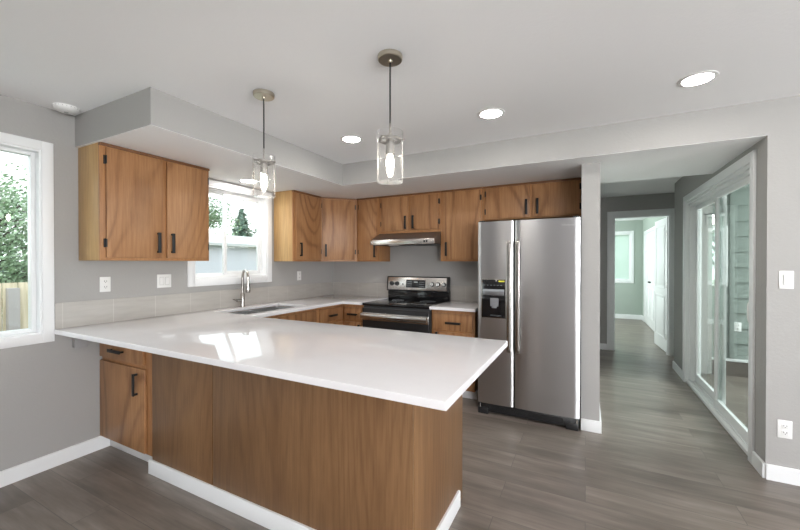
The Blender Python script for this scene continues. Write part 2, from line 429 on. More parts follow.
DY0, DY1, DZ = 3.398, 5.294, 2.10
struct('wall_hall_right', cells(nb(), [YB + .13, DY0, DY1, 5.92], [0, DZ, CH], {(1, 0)}, XR, XR + .14, lambda u, v_, w_: (w_, u, v_)), M_wall)
struct('wall_hall_left', box(nb(), -.035, .102, 4.33, 6.676, SH, CH), M_wall)
# hall end wall with the bedroom doorway
BX0, BX1, BZ = .383, 1.118, 2.115
struct('wall_hall_end', cells(nb(), [-.04, BX0, BX1, 1.40], [0, BZ, CH], {(1, 0)}, 6.676, 6.80, lambda u, v_, w_: (u, w_, v_)), M_wall)
struct('wall_hall_recess', box(nb(), 1.172, 1.40, 5.80, 5.92, 0, CH), M_wall)
struct('wall_hall_side', box(nb(), 1.30, 1.40, 5.92, 6.676, 0, CH), M_wall)
# bedroom
struct('wall_bedroom_right', box(nb(), 1.231, 1.36, 6.80, 10.75, 0, CH), M_bedwall)
struct('wall_bedroom_left', box(nb(), -1.6, -1.48, 6.80, 10.75, 0, CH), M_bedwall)
struct('wall_bedroom_near', box(nb(), -1.48, BX0 - .1, 6.80, 6.83, 0, CH), M_bedwall)
struct('wall_bedroom_far', cells(nb(), [-1.48, -.55, .985, 1.231], [0, .95, 2.12, CH], {(1, 1)}, 10.60, 10.74, lambda u, v_, w_: (u, w_, v_)), M_bedwall)

# baseboards
def bb(name, F, a0, a1, h=.097, d=.014):
    return struct(name, prism(nb(), F, [(0, 0), (d, 0), (d, h - .006), (d - .004, h), (0, h)], a0, a1), M_trim)
bb('baseboard_left', FX(XL), YR, 1.445)
bb('baseboard_right', FY(YB), XR, XE)
bb('baseboard_right_return', FXm(XR), -3.328, -YB)
bb('baseboard_hall_right', FXm(XR), -5.92, -5.364)
bb('baseboard_hall_end', FY(6.676), .10, .303)
bb('baseboard_bedroom_far', FY(10.60), -1.48, 1.231, .11)
bb('baseboard_bedroom_right', FXm(1.231), -10.60, -10.30, .11)
bp_ = nb(); box(bp_, -.035, .116, 3.370, 3.384, 0, .097, .002); box(bp_, .102, .116, 3.384, 6.66, 0, .097)
struct('baseboard_partition', bp_, M_trim)

# backsplash tile course
struct('trim_tile_left', box(nb(), XL, XL + .009, 1.130, YW, CT, 1.117, .001), M_tileL)
struct('trim_tile_back', box(nb(), XL + .009, -.93, YW - .009, YW, CT, 1.117, .001), M_tileB)

# ------------------------------------------------------------------ windows
def rect_ring(bm, F, a0, a1, z0, z1, w_, d0, d1, bev=.002, wb=None):
    wb = w_ if wb is None else wb
    fbox(bm, F, a0, a0 + w_, d0, d1, z0, z1, bev); fbox(bm, F, a1 - w_, a1, d0, d1, z0, z1, bev)
    fbox(bm, F, a0 + w_, a1 - w_, d0, d1, z0, z0 + wb, bev); fbox(bm, F, a0 + w_, a1 - w_, d0, d1, z1 - w_, z1, bev)
def window(name, F, a0, a1, z0, z1, cas, casb=None, slider=None, ctop=None, m=M_vinyl, mc=M_trim, gm=None):
    r = sroot(name); gm = gm or M_glass
    b = nb(); ct = cas if ctop is None else ctop; cb = cas if casb is None else casb
    fbox(b, F, a0 - cas, a0, 0, .016, z0 - cb, z1 + ct, .002); fbox(b, F, a1, a1 + cas, 0, .016, z0 - cb, z1 + ct, .002)
    fbox(b, F, a0, a1, 0, .016, z0 - cb, z0, .002); fbox(b, F, a0, a1, 0, .016, z1, z1 + ct, .002)
    struct('window_casing', b, mc, r)
    b = nb(); rect_ring(b, F, a0, a1, z0, z1, .012, -.085, .004, 0); struct('window_jamb', b, mc, r)
    b = nb(); rect_ring(b, F, a0 + .012, a1 - .012, z0 + .012, z1 - .012, .022, -.110, -.052); struct('window_frame', b, m, r)
    g0, g1, h0, h1 = a0 + .034, a1 - .034, z0 + .034, z1 - .034
    if slider is None:
        b = nb(); fbox(b, F, g0, g1, -.080, -.076, h0, h1); struct('window_pane', b, gm, r)
    else:
        s = slider
        b = nb(); rect_ring(b, F, g0, s + .014, h0, h1, .018, -.104, -.084, wb=.018); struct('window_sash', b, m, r)
        b = nb(); rect_ring(b, F, s - .018, g1, h0, h1, .036, -.082, -.060, wb=.036); struct('window_sash', b, m, r)
        b = nb(); fbox(b, F, g0 + .014, s - .004, -.096, -.092, h0 + .014, h1 - .014); struct('window_pane', b, M_glass, r)
        b = nb(); fbox(b, F, s + .014, g1 - .032, -.073, -.069, h0 + .032, h1 - .032); struct('window_pane', b, M_glass, r)
        b = nb(); fbox(b, F, s - .010, s + .010, -.060, -.048, (h0 + h1) / 2 - .03, (h0 + h1) / 2 + .03, .003); struct('window_latch', b, m, r)
    return r
window('window_1', FX(XL), W1[0], W1[1], W1[2], W1[3], .060)
window('window_2', FX(XL), W2[0], W2[1], W2[2], W2[3], .066, slider=2.50, ctop=.055)
window('window_3', FY(10.60), -.55, .985, .95, 2.12, .065, gm=M_frost)
def window_far(name, F, a0, a1, z0, z1, nm):
    r = sroot(name); b = nb(); rect_ring(b, F, a0 - .07, a1 + .07, z0 - .07, z1 + .07, .07, 0, .016); struct('window_casing', b, M_trim, r)
    b = nb(); rect_ring(b, F, a0, a1, z0, z1, .05, -.13, 0)
    for k in range(1, nm):
        a = a0 + (a1 - a0) * k / nm; fbox(b, F, a - .03, a + .03, -.13, -.03, z0 + .05, z1 - .05)
    struct('window_frame', b, M_vinyl, r)
window_far('window_4', Fr(0, YR, -1, 0), -3.95, -1.75, .62, 2.18, 3)
window_far('window_5', FXm(XE), -1.1, 1.9, .52, 2.18, 2)

# ------------------------------------------------------------------ sliding patio door
r = sroot('door_1')
F = FXm(XR)   # a = -y
b = nb(); c0, c1 = -5.364, -3.328
fbox(b, F, c0, c0 + .07, 0, .016, 0, 2.171, .002); fbox(b, F, c1 - .07, c1, 0, .016, 0, 2.171, .002); fbox(b, F, c0 + .07, c1 - .07, 0, .016, DZ, 2.171, .002)
struct('door_casing', b, M_trim, r)
b = nb(); a0, a1 = -DY1, -DY0
fbox(b, F, a0, a0 + .022, -.14, .003, 0, DZ); fbox(b, F, a1 - .022, a1, -.14, .003, 0, DZ); fbox(b, F, a0 + .022, a1 - .022, -.14, .003, DZ - .025, DZ)
fbox(b, F, a0 + .022, a0 + .045, -.13, -.03, .03, DZ - .025, .002); fbox(b, F, a1 - .040, a1 - .022, -.13, -.02, .03, DZ - .025, .002)
fbox(b, F, a0 + .022, a1 - .022, -.13, -.02, DZ - .055, DZ - .025, .002)
struct('door_frame', b, M_vinyl, r)
b = nb(); fbox(b, F, a0 + .022, a1 - .022, -.13, -.004, 0, .03, .002)
for d in (-.035, -.075, -.115): fbox(b, F, a0 + .03, a1 - .03, d - .004, d + .004, .028, .042)
struct('door_track', b, M_vinyl, r)
mid = -4.36
def panel_(nm, p0, p1, d0, d1):
    b = nb(); rect_ring(b, F, p0, p1, .042, DZ - .055, .052, d0, d1, .004, wb=.085)
    o = struct(nm, b, M_vinyl, r)
    b = nb(); dm = (d0 + d1) / 2; fbox(b, F, p0 + .047, p1 - .047, dm - .003, dm + .003, .12, DZ - .11); struct('door_pane', b, M_glassdoor, r)
    return o
panel_('door_panel', a0 + .045, mid + .035, -.110, -.080)
panel_('door_panel', mid - .035, a1 - .040, -.070, -.040)
b = nb(); hy = a1 - .068; tube(b, [F.p(hy, -.042, .95), F.p(hy, -.018, .955), F.p(hy, -.006, .985), F.p(hy, -.004, 1.04), F.p(hy, -.006, 1.095), F.p(hy, -.018, 1.125), F.p(hy, -.042, 1.13)], .009, 10)
struct('door_handle', b, M_white, r)

# ------------------------------------------------------------------ bedroom door, casing, closet
r = sroot('door_2')
b = nb(); F = FY(6.676)
fbox(b, F, BX0 - .083, BX0, 0, .016, 0, BZ + .09, .002); fbox(b, F, BX1, BX1 + .075, 0, .016, 0, BZ + .09, .002); fbox(b, F, BX0, BX1, 0, .016, BZ, BZ + .09, .002)
struct('door_casing', b, M_trim, r)
b = nb(); fbox(b, F, BX0, BX0 + .016, -.124, .002, 0, BZ); fbox(b, F, BX1 - .016, BX1, -.124, .002, 0, BZ); fbox(b, F, BX0 + .016, BX1 - .016, -.124, .002, BZ - .016, BZ)
fbox(b, F, BX0 + .016, BX0 + .028, -.09, -.05, 0, BZ - .016); fbox(b, F, BX1 - .028, BX1 - .016, -.09, -.05, 0, BZ - .016)
struct('door_jamb', b, M_trim, r)
def paneled(F, a0, a1, z0, z1, rows, cols, th=.035, d=0):
    b = nb(); fbox(b, F, a0, a1, d, d + th, z0, z1, .003)
    st = .11; W_ = (a1 - a0 - st * (cols + 1) * .85) / cols
    zz = z0 + .20
    tot = (z1 - z0 - .20 - .11 * len(rows))
    for hgt in rows:
        hh = tot * hgt
        for c in range(cols):
            aa = a0 + st * .85 + c * (W_ + st * .85)
            for (dd, sgn) in ((d + th, 1), (d, -1)):
                rr = sorted((dd, dd + sgn * .006))
                rect_ring(b, F, aa, aa + W_, zz, zz + hh, .014, rr[0], rr[1], .002)
                rr = sorted((dd, dd + sgn * .004))
                fbox(b, F, aa + .045, aa + W_ - .045, rr[0], rr[1], zz + .045, zz + hh - .045, .002)
        zz += hh + .11
    return b
F = Fr(1.100, 6.815, -.050, .74)   # leaf swung into the bedroom
struct('door_leaf', paneled(F, 0, .74, .012, BZ - .02, [.4, .6], 1), M_trim, r)
b = nb()
for z in (.25, 1.05, 1.85): fbox(b, F, -.012, .012, -.006, .004, z - .045, z + .045, .002); 
struct('door_hinge', b, M_nickel, r)
b = nb()
p = F.p(.68, .035, 1.0); q = F.p(.68, .075, 1.0); cyl(b, p, q, .010, seg=14); tube(b, [F.p(.68, .072, 1.0), F.p(.64, .076, 1.0), F.p(.58, .074, .998)], .009, 10); cyl(b, F.p(.68, .035, 1.0), F.p(.68, .042, 1.0), .03, seg=20)
struct('door_handle', b, M_black, r)
r = sroot('door_3')
F = FXm(1.231)
b = nb(); fbox(b, F, -10.28, -10.21, 0, .016, 0, 2.13, .002); fbox(b, F, -8.37, -8.30, 0, .016, 0, 2.13, .002); fbox(b, F, -10.21, -8.37, 0, .016, 2.06, 2.13, .002)
struct('door_casing', b, M_trim, r)
struct('door_leaf', paneled(F, -10.205, -9.295, .012, 2.055, [.42, .38, .2], 2, th=.012, d=0), M_trim, r)
struct('door_leaf', paneled(F, -9.285, -8.375, .012, 2.055, [.42, .38, .2], 2, th=.012, d=0), M_trim, r)
b = nb()
for a in (-9.35, -9.23): cyl(b, F.p(a, .012, .98), F.p(a, .05, .98), .014, .02, 14)
struct('door_knob', b, M_black, r)

# ------------------------------------------------------------------ covered patio seen through the slider
struct('floor_patio', box(nb(), XR + .14, 5.2, YB + .13, 5.95, -.14, -.02), M_deck)
struct('ceiling_patio', box(nb(), XR + .14, 4.2, YB + .13, 6.0, 2.38, 2.46), M_ceil)
b = nb(); PW = 5.93; z = .20; k = 0
FS = FY(PW)
def siding(b, x0, x1, z0, z1):
    z = z0
    while z < z1 - 1e-4:
        zz = min(z + .190, z1)
        prism(b, FS, [(-.05, z), (.026, z), (.004, zz), (-.05, zz)], x0, x1); z = zz
siding(b, XR + .14, 1.395, .20, 2.38); siding(b, 1.575, 4.2, .20, 2.38)
siding(b, 1.395, 1.575, .20, 1.10); siding(b, 1.395, 1.575, 1.86, 2.38)
struct('wall_patio', b, M_siding)
struct('baseboard_patio', box(nb(), XR + .14, 4.2, PW - .02, PW + .05, -.02, .20), mat('brown_skirt', (.10, .08, .07), .7))
struct('trim_patio', box(nb(), XR + .14, 4.2, PW - .032, PW - .02, .165, .20, .002), M_trim)
r = sroot('window_6'); b = nb(); rect_ring(b, FS, 1.395, 1.575, 1.10, 1.86, .018, -.05, .030, .002); fbox(b, FS, 1.413, 1.557, -.03, 0.0, 1.335, 1.365)
struct('window_frame', b, M_vinyl, r)
b = nb(); fbox(b, FS, 1.413, 1.557, -.022, -.018, 1.118, 1.842); struct('window_pane', b, M_glass, r)
struct('trim_patio_corner', box(nb(), 1.592, 1.640, PW - .034, PW - .018, .20, 2.38, .003), M_siding)
t = thing('wall_lantern', 'lit square wall lantern on the green siding beyond the sliding door', 'lantern', (1.37, PW - .02, 1.90))
b = nb(); x0, x1, y0, y1, z0, z1 = 1.325, 1.425, PW - .13, PW - .04, 1.87, 1.995
for x in (x0, x1 - .008):
    for y in (y0, y1 - .008): box(b, x, x + .008, y, y + .008, z0, z1)
box(b, x0 - .006, x1 + .006, y0 - .006, y1 + .02, z1, z1 + .014, .002); box(b, x0, x1, y0, y1 + .02, z0 - .008, z0, .001)
box(b, (x0 + x1) / 2 - .003, (x0 + x1) / 2 + .003, y0, y0 + .006, z0, z1); box(b, x0, x1, y0, y0 + .006, 1.955, 1.961)
obj('cage', b, M_black, t)
obj('glass', box(nb(), x0 + .008, x1 - .008, y0 + .008, y1 - .008, z0 + .001, z1 - .001), M_lantern, t)
obj('back_plate', box(nb(), x0 + .01, x1 - .01, y1 + .02, PW - .008, z0, z1, .002), M_black, t)

# ================================================================== wall plates
def plate(name, label, cat, F, a, z, gang=1, kind='outlet', group=None):
    w_ = .070 if gang == 1 else .117
    t = thing(name, label, cat, F.p(a, 0, z - .057), group)
    b = nb(); fbox(b, F, a - w_ / 2, a + w_ / 2, 0, .006, z - .057, z + .057, .003); obj('cover_plate', b, M_white, t)
    if kind == 'outlet':
        for s in (-1, 1):
            zc = z + s * .021
            b = nb(); fbox(b, F, a - .017, a + .017, .006, .009, zc - .0145, zc + .0145, .004, 3); rc = obj('receptacle', b, M_white, t)
            b = nb(); fbox(b, F, a - .0085, a - .0055, .0088, .0096, zc - .002, zc + .008); fbox(b, F, a + .0055, a + .0085, .0088, .0096, zc - .002, zc + .008)
            cyl(b, F.p(a, .0088, zc - .007), F.p(a, .0096, zc - .007), .0028, seg=10); obj('slot', b, M_slot, rc)
    else:
        n = gang
        for k in range(n):
            c = a + (k - (n - 1) / 2) * .046
            b = nb(); fbox(b, F, c - .0175, c + .0175, .006, .0075, z - .034, z + .034, .001); fr = obj('rocker_frame', b, M_rock, t)
            b = nb(); prism(b, F, [(.0072, z - .031), (.0085, z - .031), (.0125, z + .031), (.0072, z + .031)], c - .0145, c + .0145, .0008); obj('rocker', b, M_white, fr)
    return t
plate('wall_outlet', 'white duplex outlet above the peninsula counter beside the dining window', 'outlet', FX(XL), 1.424, 1.232)
plate('light_switch', 'white double rocker switch left of the kitchen sink window', 'switch', FX(XL), 1.856, 1.238, 2, 'switch')
plate('wall_outlet', 'small white outlet right of the sink window near the kitchen corner', 'outlet', FX(XL), 3.51, 1.230)
plate('light_switch', 'single white rocker switch on the grey wall right of the sliding door', 'switch', FY(YB), 1.128, 1.287, 1, 'switch')
plate('wall_outlet', 'white duplex outlet low on the wall right of the sliding door', 'outlet', FY(YB), 1.126, .338)
plate('wall_outlet', 'white outlet on green siding seen through the sliding glass door', 'outlet', Fr(0, PW - .02, 1, 0), 1.675, .60)
t = thing('junction_box', 'small grey outlet box on the wall under the counter overhang', 'outlet box', (XL, 1.258, .79))
obj('box', box(nb(), XL, XL + .045, 1.224, 1.293, .795, .858, .004), M_grey, t)
obj('cover', box(nb(), XL + .045, XL + .049, 1.220, 1.297, .791, .862, .002), M_grey, t)

# ================================================================== kitchen cabinets
def pull(parent, F, a, z, vertical, d, ln=.155, m=M_black):
    b = nb(); h = ln / 2; w_ = .0115
    if vertical:
        fbox(b, F, a - w_, a + w_, d + .022, d + .030, z - h, z + h, .002)
        for s in (-1, 1): fbox(b, F, a - .006, a + .006, d, d + .024, z + s * (h - .008) - .007, z + s * (h - .008) + .007, .001)
    else:
        fbox(b, F, a - h, a + h, d + .022, d + .030, z - w_, z + w_, .002)
        for s in (-1, 1): fbox(b, F, a + s * (h - .008) - .007, a + s * (h - .008) + .007, d, d + .024, z - .006, z + .006, .001)
    obj('handle', b, m, parent)
def door(parent, F, a0, a1, z0, z1, handle=None, hinge=None, d=.002, th=.018, name='door', m=None, hz=None):
    b = nb(); fbox(b, F, a0, a1, d, d + th, z0, z1, .003)
    o = obj(name, b, m or M_wood, parent)
    if handle: pull(o, F, handle[0], handle[1], handle[2], d + th, *(handle[3:] if len(handle) > 3 else ()))
    if hinge is not None:
        for z in (hz or (z0 + .10, z1 - .085)):
            b = nb(); s = -1 if hinge == 'L' else 1
            a = a0 if hinge == 'L' else a1
            fbox(b, F, min(a, a + s * .012), max(a, a + s * .012), 0.001, .012, z - .030, z + .030, .002); cyl(b, F.p(a + s * .001, .018, z - .028), F.p(a + s * .001, .018, z + .028), .005, seg=10)
            obj('hinge', b, M_black, o)
    return o
def upper(label, F, a0, a1, z0, z1, depth=.298, name='wall_cabinet', side=None, loc=None):
    t = thing(name, label, 'cabinet', F.p((a0 + a1) / 2, -depth / 2, z0))
    b = nb(); fbox(b, F, a0 + .0015, a1 - .0015, -depth, -.018, z0, z1 - .002, .001); obj('carcass', b, side or M_woodframe, t)
    b = nb(); fbox(b, F, a0 + .0015, a1 - .0015, -.018, 0, z0, z1 - .020, .0015); obj('face_frame', b, M_woodframe, t)
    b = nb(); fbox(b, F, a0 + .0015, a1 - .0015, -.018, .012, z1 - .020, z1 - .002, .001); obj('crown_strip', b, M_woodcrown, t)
    return t
ZT = SH
FU = FX(XC)
t = upper('wide two-door wooden wall cabinet between the corner soffit and sink window', FU, 1.262, 2.067, UB, ZT, side=M_woodside)
door(t, FU, 1.296, 1.668, 1.432, 2.188, (1.628, 1.548, True), 'L')
door(t, FU, 1.700, 2.047, 1.432, 2.188, (1.733, 1.548, True), 'R')
t = upper('one-door wooden wall cabinet directly right of the sink window', FU, 3.090, 3.577, UB, ZT, side=M_woodside)
door(t, FU, 3.125, 3.560, 1.432, 2.188, (3.185, 1.548, True), 'R')
# diagonal corner cabinet
FD = Fr(XC, 3.577, .316, .328); LD = math.hypot(.316, .328)
t = thing('corner_cabinet', 'diagonal wooden corner wall cabinet where the two kitchen walls meet', 'cabinet', (-3.1, 4.05, UB))
def dprism(z0, z1, ins):
    b = nb(); P_ = [(XL + .001, 3.579), (XC - ins * .7, 3.579), (-2.626 - ins * .7, 3.903), (-2.626, YW - .001), (XL + .001, YW - .001)]
    A = [b.verts.new((*p, z0)) for p in P_]; B = [b.verts.new((*p, z1)) for p in P_]
    b.faces.new(A[::-1]); b.faces.new(B)
    for i in range(5): b.faces.new((A[i], A[(i + 1) % 5], B[(i + 1) % 5], B[i]))
    return b
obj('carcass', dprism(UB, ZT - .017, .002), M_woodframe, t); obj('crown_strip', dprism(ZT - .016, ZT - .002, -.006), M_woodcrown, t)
door(t, FD, .018, LD - .030, 1.432, 2.188, (.055, 1.548, True), 'R')
FB = FY(YU)
t = upper('narrow wooden wall cabinet between the corner cabinet and the range hood', FB, -2.622, -2.300, UB, ZT)
door(t, FB, -2.590, -2.318, 1.432, 2.188, (-2.340, 1.540, True), 'L')
t = upper('short two-door wooden cabinet above the range hood', FB, -2.300, -1.480, 1.752, ZT)
door(t, FB, -2.258, -1.888, 1.785, 2.183, (-1.915, 1.875, True), 'L', hz=(1.87, 2.10))
door(t, FB, -1.852, -1.500, 1.785, 2.183, (-1.815, 1.875, True), 'R', hz=(1.87, 2.10))
t = upper('single-door wooden wall cabinet between the range hood and refrigerator', FB, -1.480, -1.000, UB, ZT)
door(t, FB, -1.440, -1.020, 1.432, 2.188, (-1.402, 1.548, True), 'R')
t = upper('short two-door wooden cabinet above the stainless refrigerator', FB, -1.000, -.040, 1.850, ZT)
door(t, FB, -.962, -.515, 1.862, 2.190, (-.542, 1.965, True), 'L', hz=(1.94, 2.13))
door(t, FB, -.487, -.055, 1.862, 2.190, (-.436, 1.965, True), 'R', hz=(1.94, 2.13))

# ---- base cabinets
BT = .909
def base_shell(b, x0, x1, y0, y1, z0, z1, s=.018, top=False):
    box(b, x0, x0 + s, y0, y1, z0, z1); box(b, x1 - s, x1, y0, y1, z0, z1)
    box(b, x0 + s, x1 - s, y0, y0 + s, z0, z1); box(b, x0 + s, x1 - s, y1 - s, y1, z0, z1); box(b, x0 + s, x1 - s, y0 + s, y1 - s, z0, z0 + s)
# recessed drawer/door cabinet at the wall end of the peninsula
t = thing('base_cabinet', 'drawer-over-door wooden base cabinet at the wall end of the peninsula', 'cabinet', (-2.9, 1.7, 0))
FP = FY(1.402)
obj('carcass', box(nb(), XL + .001, -2.572, 1.42, 2.13, .09, BT), M_woodframe, t)
obj('face_frame', box(nb(), XL + .001, -2.562, 1.402, 1.42, .092, BT, .001), M_woodframe, t)
door(t, FP, XL + .010, -2.662, .700, .872, (-2.978, .765, False, .165), name='drawer')
door(t, FP, XL + .010, -2.645, .104, .672, (-2.728, .565, True, .150), None)
obj('toe_kick', box(nb(), XL + .001, -2.562, 1.447, 1.459, 0, .0895, .001), M_trim, t)
# peninsula back panelling
t = thing('peninsula_cabinet', 'long oak-panelled peninsula base under the white counter', 'cabinet', (-1.6, 1.75, 0))
obj('carcass', box(nb(), -2.555, -.665, 1.402, 2.08, 0, BT), M_woodcrown, t)
obj('panel', box(nb(), -2.555, -1.950, 1.384, 1.402, .0, BT, .0015), M_oak, t)
obj('panel', box(nb(), -1.942, -.652, 1.384, 1.402, .0, BT, .0015), M_oak, t)
obj('end_panel', box(nb(), -.664, -.650, 1.4025, 2.08, .0, BT, .001), M_oak, t)
obj('drawer_front', box(nb(), -2.42, -.70, 2.081, 2.099, .12, BT - .02, .002), M_wood, t)
b = nb(); prism(b, FY(1.384), [(0, 0), (.014, 0), (.014, .084), (.010, .090), (0, .090)], -2.576, -.635); obj('baseboard', b, M_trim, t)
b = nb(); prism(b, FX(-.650), [(0, 0), (.014, 0), (.014, .084), (.010, .090), (0, .090)], 1.384, 2.0); obj('baseboard', b, M_trim, t)
# sink run
XF = -2.600
FSk = FX(XF)
t = thing('sink_cabinet', 'wooden base cabinet with a plain false front under the sink', 'cabinet', (-2.9, 2.6, 0))
b = nb(); base_shell(b, XL + .001, XF - .018, 2.175, 3.088, .10, BT); obj('carcass', b, M_woodframe, t)
b = nb()
for a, c in ((2.175, 2.215), (3.048, 3.088)): fbox(b, FSk, a, c, -.018, 0, .10, BT)
fbox(b, FSk, 2.215, 3.048, -.018, 0, .86, BT); fbox(b, FSk, 2.215, 3.048, -.018, 0, .69, .72); fbox(b, FSk, 2.215, 3.048, -.018, 0, .10, .13)
obj('face_frame', b, M_woodframe, t)
door(t, FSk, 2.215, 3.060, .730, .878, name='false_front')
door(t, FSk, 2.215, 2.632, .125, .695, (2.595, .60, True)); door(t, FSk, 2.645, 3.060, .125, .695, (2.68, .60, True))
obj('toe_kick', box(nb(), XF - .08, XF - .068, 2.175, 3.088, 0, .10), M_trim, t)
t = thing('drawer_cabinet', 'wooden drawer base cabinet between the sink and the kitchen corner', 'cabinet', (-2.9, 3.3, 0))
obj('carcass', box(nb(), XL + .001, XF - .018, 3.090, YW - .001, .10, BT), M_woodframe, t)
obj('face_frame', box(nb(), XF - .018, XF, 3.090, 3.58, .10, BT, .001), M_woodframe, t)
door(t, FSk, 3.125, 3.545, .730, .878, (3.335, .795, False, .13), name='drawer')
door(t, FSk, 3.125, 3.545, .125, .700, (3.16, .60, True))
obj('toe_kick', box(nb(), XF - .08, XF - .068, 3.09, 3.6, 0, .10), M_trim, t)
FBk = FY(3.560)
t = thing('corner_base_cabinet', 'narrow wooden drawer cabinet between the kitchen corner and the range', 'cabinet', (-2.8, 3.9, 0))
b = nb(); box(b, -2.597, -2.302, 3.578, YW - .001, .10, BT); obj('carcass', b, M_woodframe, t)
obj('face_frame', box(nb(), -2.598, -2.302, 3.560, 3.578, .10, BT, .001), M_woodframe, t)
door(t, FBk, -2.565, -2.318, .725, .868, (-2.440, .790, False, .13), name='drawer')
door(t, FBk, -2.565, -2.318, .125, .700, (-2.345, .60, True))
obj('toe_kick', box(nb(), -2.60, -2.302, 3.64, 3.65, 0, .10), M_trim, t)
t = thing('drawer_base_cabinet', 'wooden drawer-and-door base cabinet between the range and refrigerator', 'cabinet', (-1.2, 3.9, 0))
obj('carcass', box(nb(), -1.448, -.985, 3.578, YW - .001, .10, BT), M_woodframe, t)
obj('face_frame', box(nb(), -1.448, -.985, 3.560, 3.578, .10, BT, .001), M_woodframe, t)
door(t, FBk, -1.425, -1.005, .700, .872, (-1.205, .778, False, .16), name='drawer')
door(t, FBk, -1.425, -1.005, .125, .680, (-1.38, .60, True))
obj('toe_kick', box(nb(), -1.448, -.985, 3.635, 3.645, 0, .10), M_trim, t)

# ---- countertops
SX0, SX1, SY0, SY1 = -3.085, -2.660, 2.215, 3.000
xs = [XL + .001, SX0, SX1, -2.555, -2.298, -.406]; ysc = [1.122, 2.17, SY0, SY1, 3.50, YW - .001]
holes = {(1, 2)}
for i in (3, 4):
    for j in (1, 2, 3): holes.add((i, j))
holes.add((4, 4))
b = cells(nb(), xs, ysc, holes, CT - .030, CT, lambda u, v_, w_: (u, v_, w_), .003)
obj('countertop', b, M_quartz, None, label='white quartz counter running over the peninsula and around the sink corner', cat='countertop')
b = cells(nb(), [-1.450, -.965], [3.50, YW - .001], set(), CT - .030, CT, lambda u, v_, w_: (u, v_, w_), .003)
obj('countertop', b, M_quartz, None, label='short white quartz counter piece between the range and refrigerator', cat='countertop')

# ---- sink
t = thing('kitchen_sink', 'double-bowl undermount stainless sink below the kitchen window', 'sink', (-2.87, 2.6, CT - .2))
ym = 2.60
def basin(y0, y1):
    b = nb(); x0, x1, z0, z1, s = SX0 - .004, SX1 + .004, CT - .215, CT - .035, .003
    box(b, x0, x1, y0, y1, z0 - s, z0); box(b, x0 - s, x0, y0, y1, z0 - s, z1); box(b, x1, x1 + s, y0, y1, z0 - s, z1)
    box(b, x0, x1, y0 - s, y0, z0 - s, z1); box(b, x0, x1, y1, y1 + s, z0 - s, z1)
    return b
for y0, y1 in ((SY0 - .004, ym - .012), (ym + .012, SY1 + .004)):
    o = obj('basin', basin(y0, y1), M_sink, t)
    b = nb(); lathe(b, ((SX0 + SX1) / 2, (y0 + y1) / 2, CT - .215), [(0, .001), (.03, .001), (.042, .003), (.045, .0)], 24); obj('drain', b, M_chrome, o)
obj('divider', box(nb(), SX0 - .004, SX1 + .004, ym - .0085, ym + .0085, CT - .10, CT - .033, .004), M_chrome, t)

# ---- faucet
fx, fy = -3.150, 2.585
t = thing('faucet', 'tall brushed nickel pull-down faucet behind the double sink', 'faucet', (fx, fy, CT))
b = nb(); lathe(b, (fx, fy, CT), [(0, 0), (.028, 0), (.028, .006), (.022, .012), (.020, .05), (.019, .135), (.013, .145), (0, .145)], 24); obj('body', b, M_nickel, t)
pts = [(fx, fy, CT + .14), (fx, fy, CT + .30)]
R_ = .078
for k in range(1, 13):
    a = math.pi * k / 12 * .95
    pts.append((fx + (R_ - R_ * math.cos(a)) * .937, fy - (R_ - R_ * math.cos(a)) * .355, CT + .30 + R_ * math.sin(a)))
b = nb(); tube(b, pts, .0125, 14); obj('spout', b, M_nickel, t)
ex, ey, ez = pts[-1]
b = nb(); lathe(b, (ex + .002, ey, ez - .155), [(0, 0), (.020, 0), (.0235, .012), (.022, .05), (.015, .10), (.014, .158), (0, .158)], 20); obj('spray_head', b, M_nickel, t)
b = nb(); cyl(b, (fx, fy, CT + .070), (fx - .01, fy - .060, CT + .070), .017, .015, 18); tube(b, [(fx - .008, fy - .052, CT + .070), (fx - .01, fy - .075, CT + .075), (fx - .01, fy - .105, CT + .085)], [.009, .008, .006], 10); obj('lever', b, M_nickel, t)

# ================================================================== range
RX0, RX1 = -2.293, -1.455; RF = 3.545
t = thing('range', 'stainless and black electric range against the back wall', 'stove', ((RX0 + RX1) / 2, 3.85, 0))
FR = FY(RF)
obj('body', box(nb(), RX0 + .004, RX1 - .004, RF, 4.16, .02, .905, .004), M_darkgrey, t)
b = nb(); box(b, RX0, RX1, RF - .028, 4.12, .905, .934, .006, 3); ct_ = obj('cooktop', b, M_blackgloss, t)
for (x, y, rr) in ((-2.07, 3.72, .105), (-1.67, 3.72, .085), (-2.07, 3.98, .075), (-1.67, 3.98, .095)):
    b = nb(); lathe(b, (x, y, .934), [(rr - .002, .0002), (rr - .002, .0008), (rr, .0008), (rr, .0002)], 48); obj('burner_ring', b, M_panelgrey, ct_)
od = obj('oven_door', box(nb(), RX0 + .006, RX1 - .006, RF - .034, RF - .001, .235, .880, .006, 3), M_blackpl, t)
b = nb(); box(b, RX0 + .009, RX1 - .009, RF - .042, RF - .0345, .742, .828, .006, 3); obj('door_trim', b, M_steel2, od)
b = nb(); prism(b, FR, [(.066, .775), (.072, .766), (.084, .764), (.092, .772), (.096, .795), (.092, .816), (.084, .824), (.072, .822), (.066, .814)], RX0 + .012, RX1 - .012, .002)
for x in (RX0 + .05, RX1 - .05): box(b, x - .012, x + .012, RF - .066, RF - .040, .785, .806, .003)
obj('handle', b, M_steel2, od)
obj('window', box(nb(), RX0 + .10, RX1 - .10, RF - .036, RF - .0341, .34, .66, .0005), M_blackgloss, od)
dr = obj('storage_drawer', box(nb(), RX0 + .006, RX1 - .006, RF - .030, RF - .001, .075, .225, .005, 3), M_blackpl, t)
obj('kick_plate', box(nb(), RX0 + .03, RX1 - .03, RF + .02, RF + .03, .0, .075), M_blackpl, t)
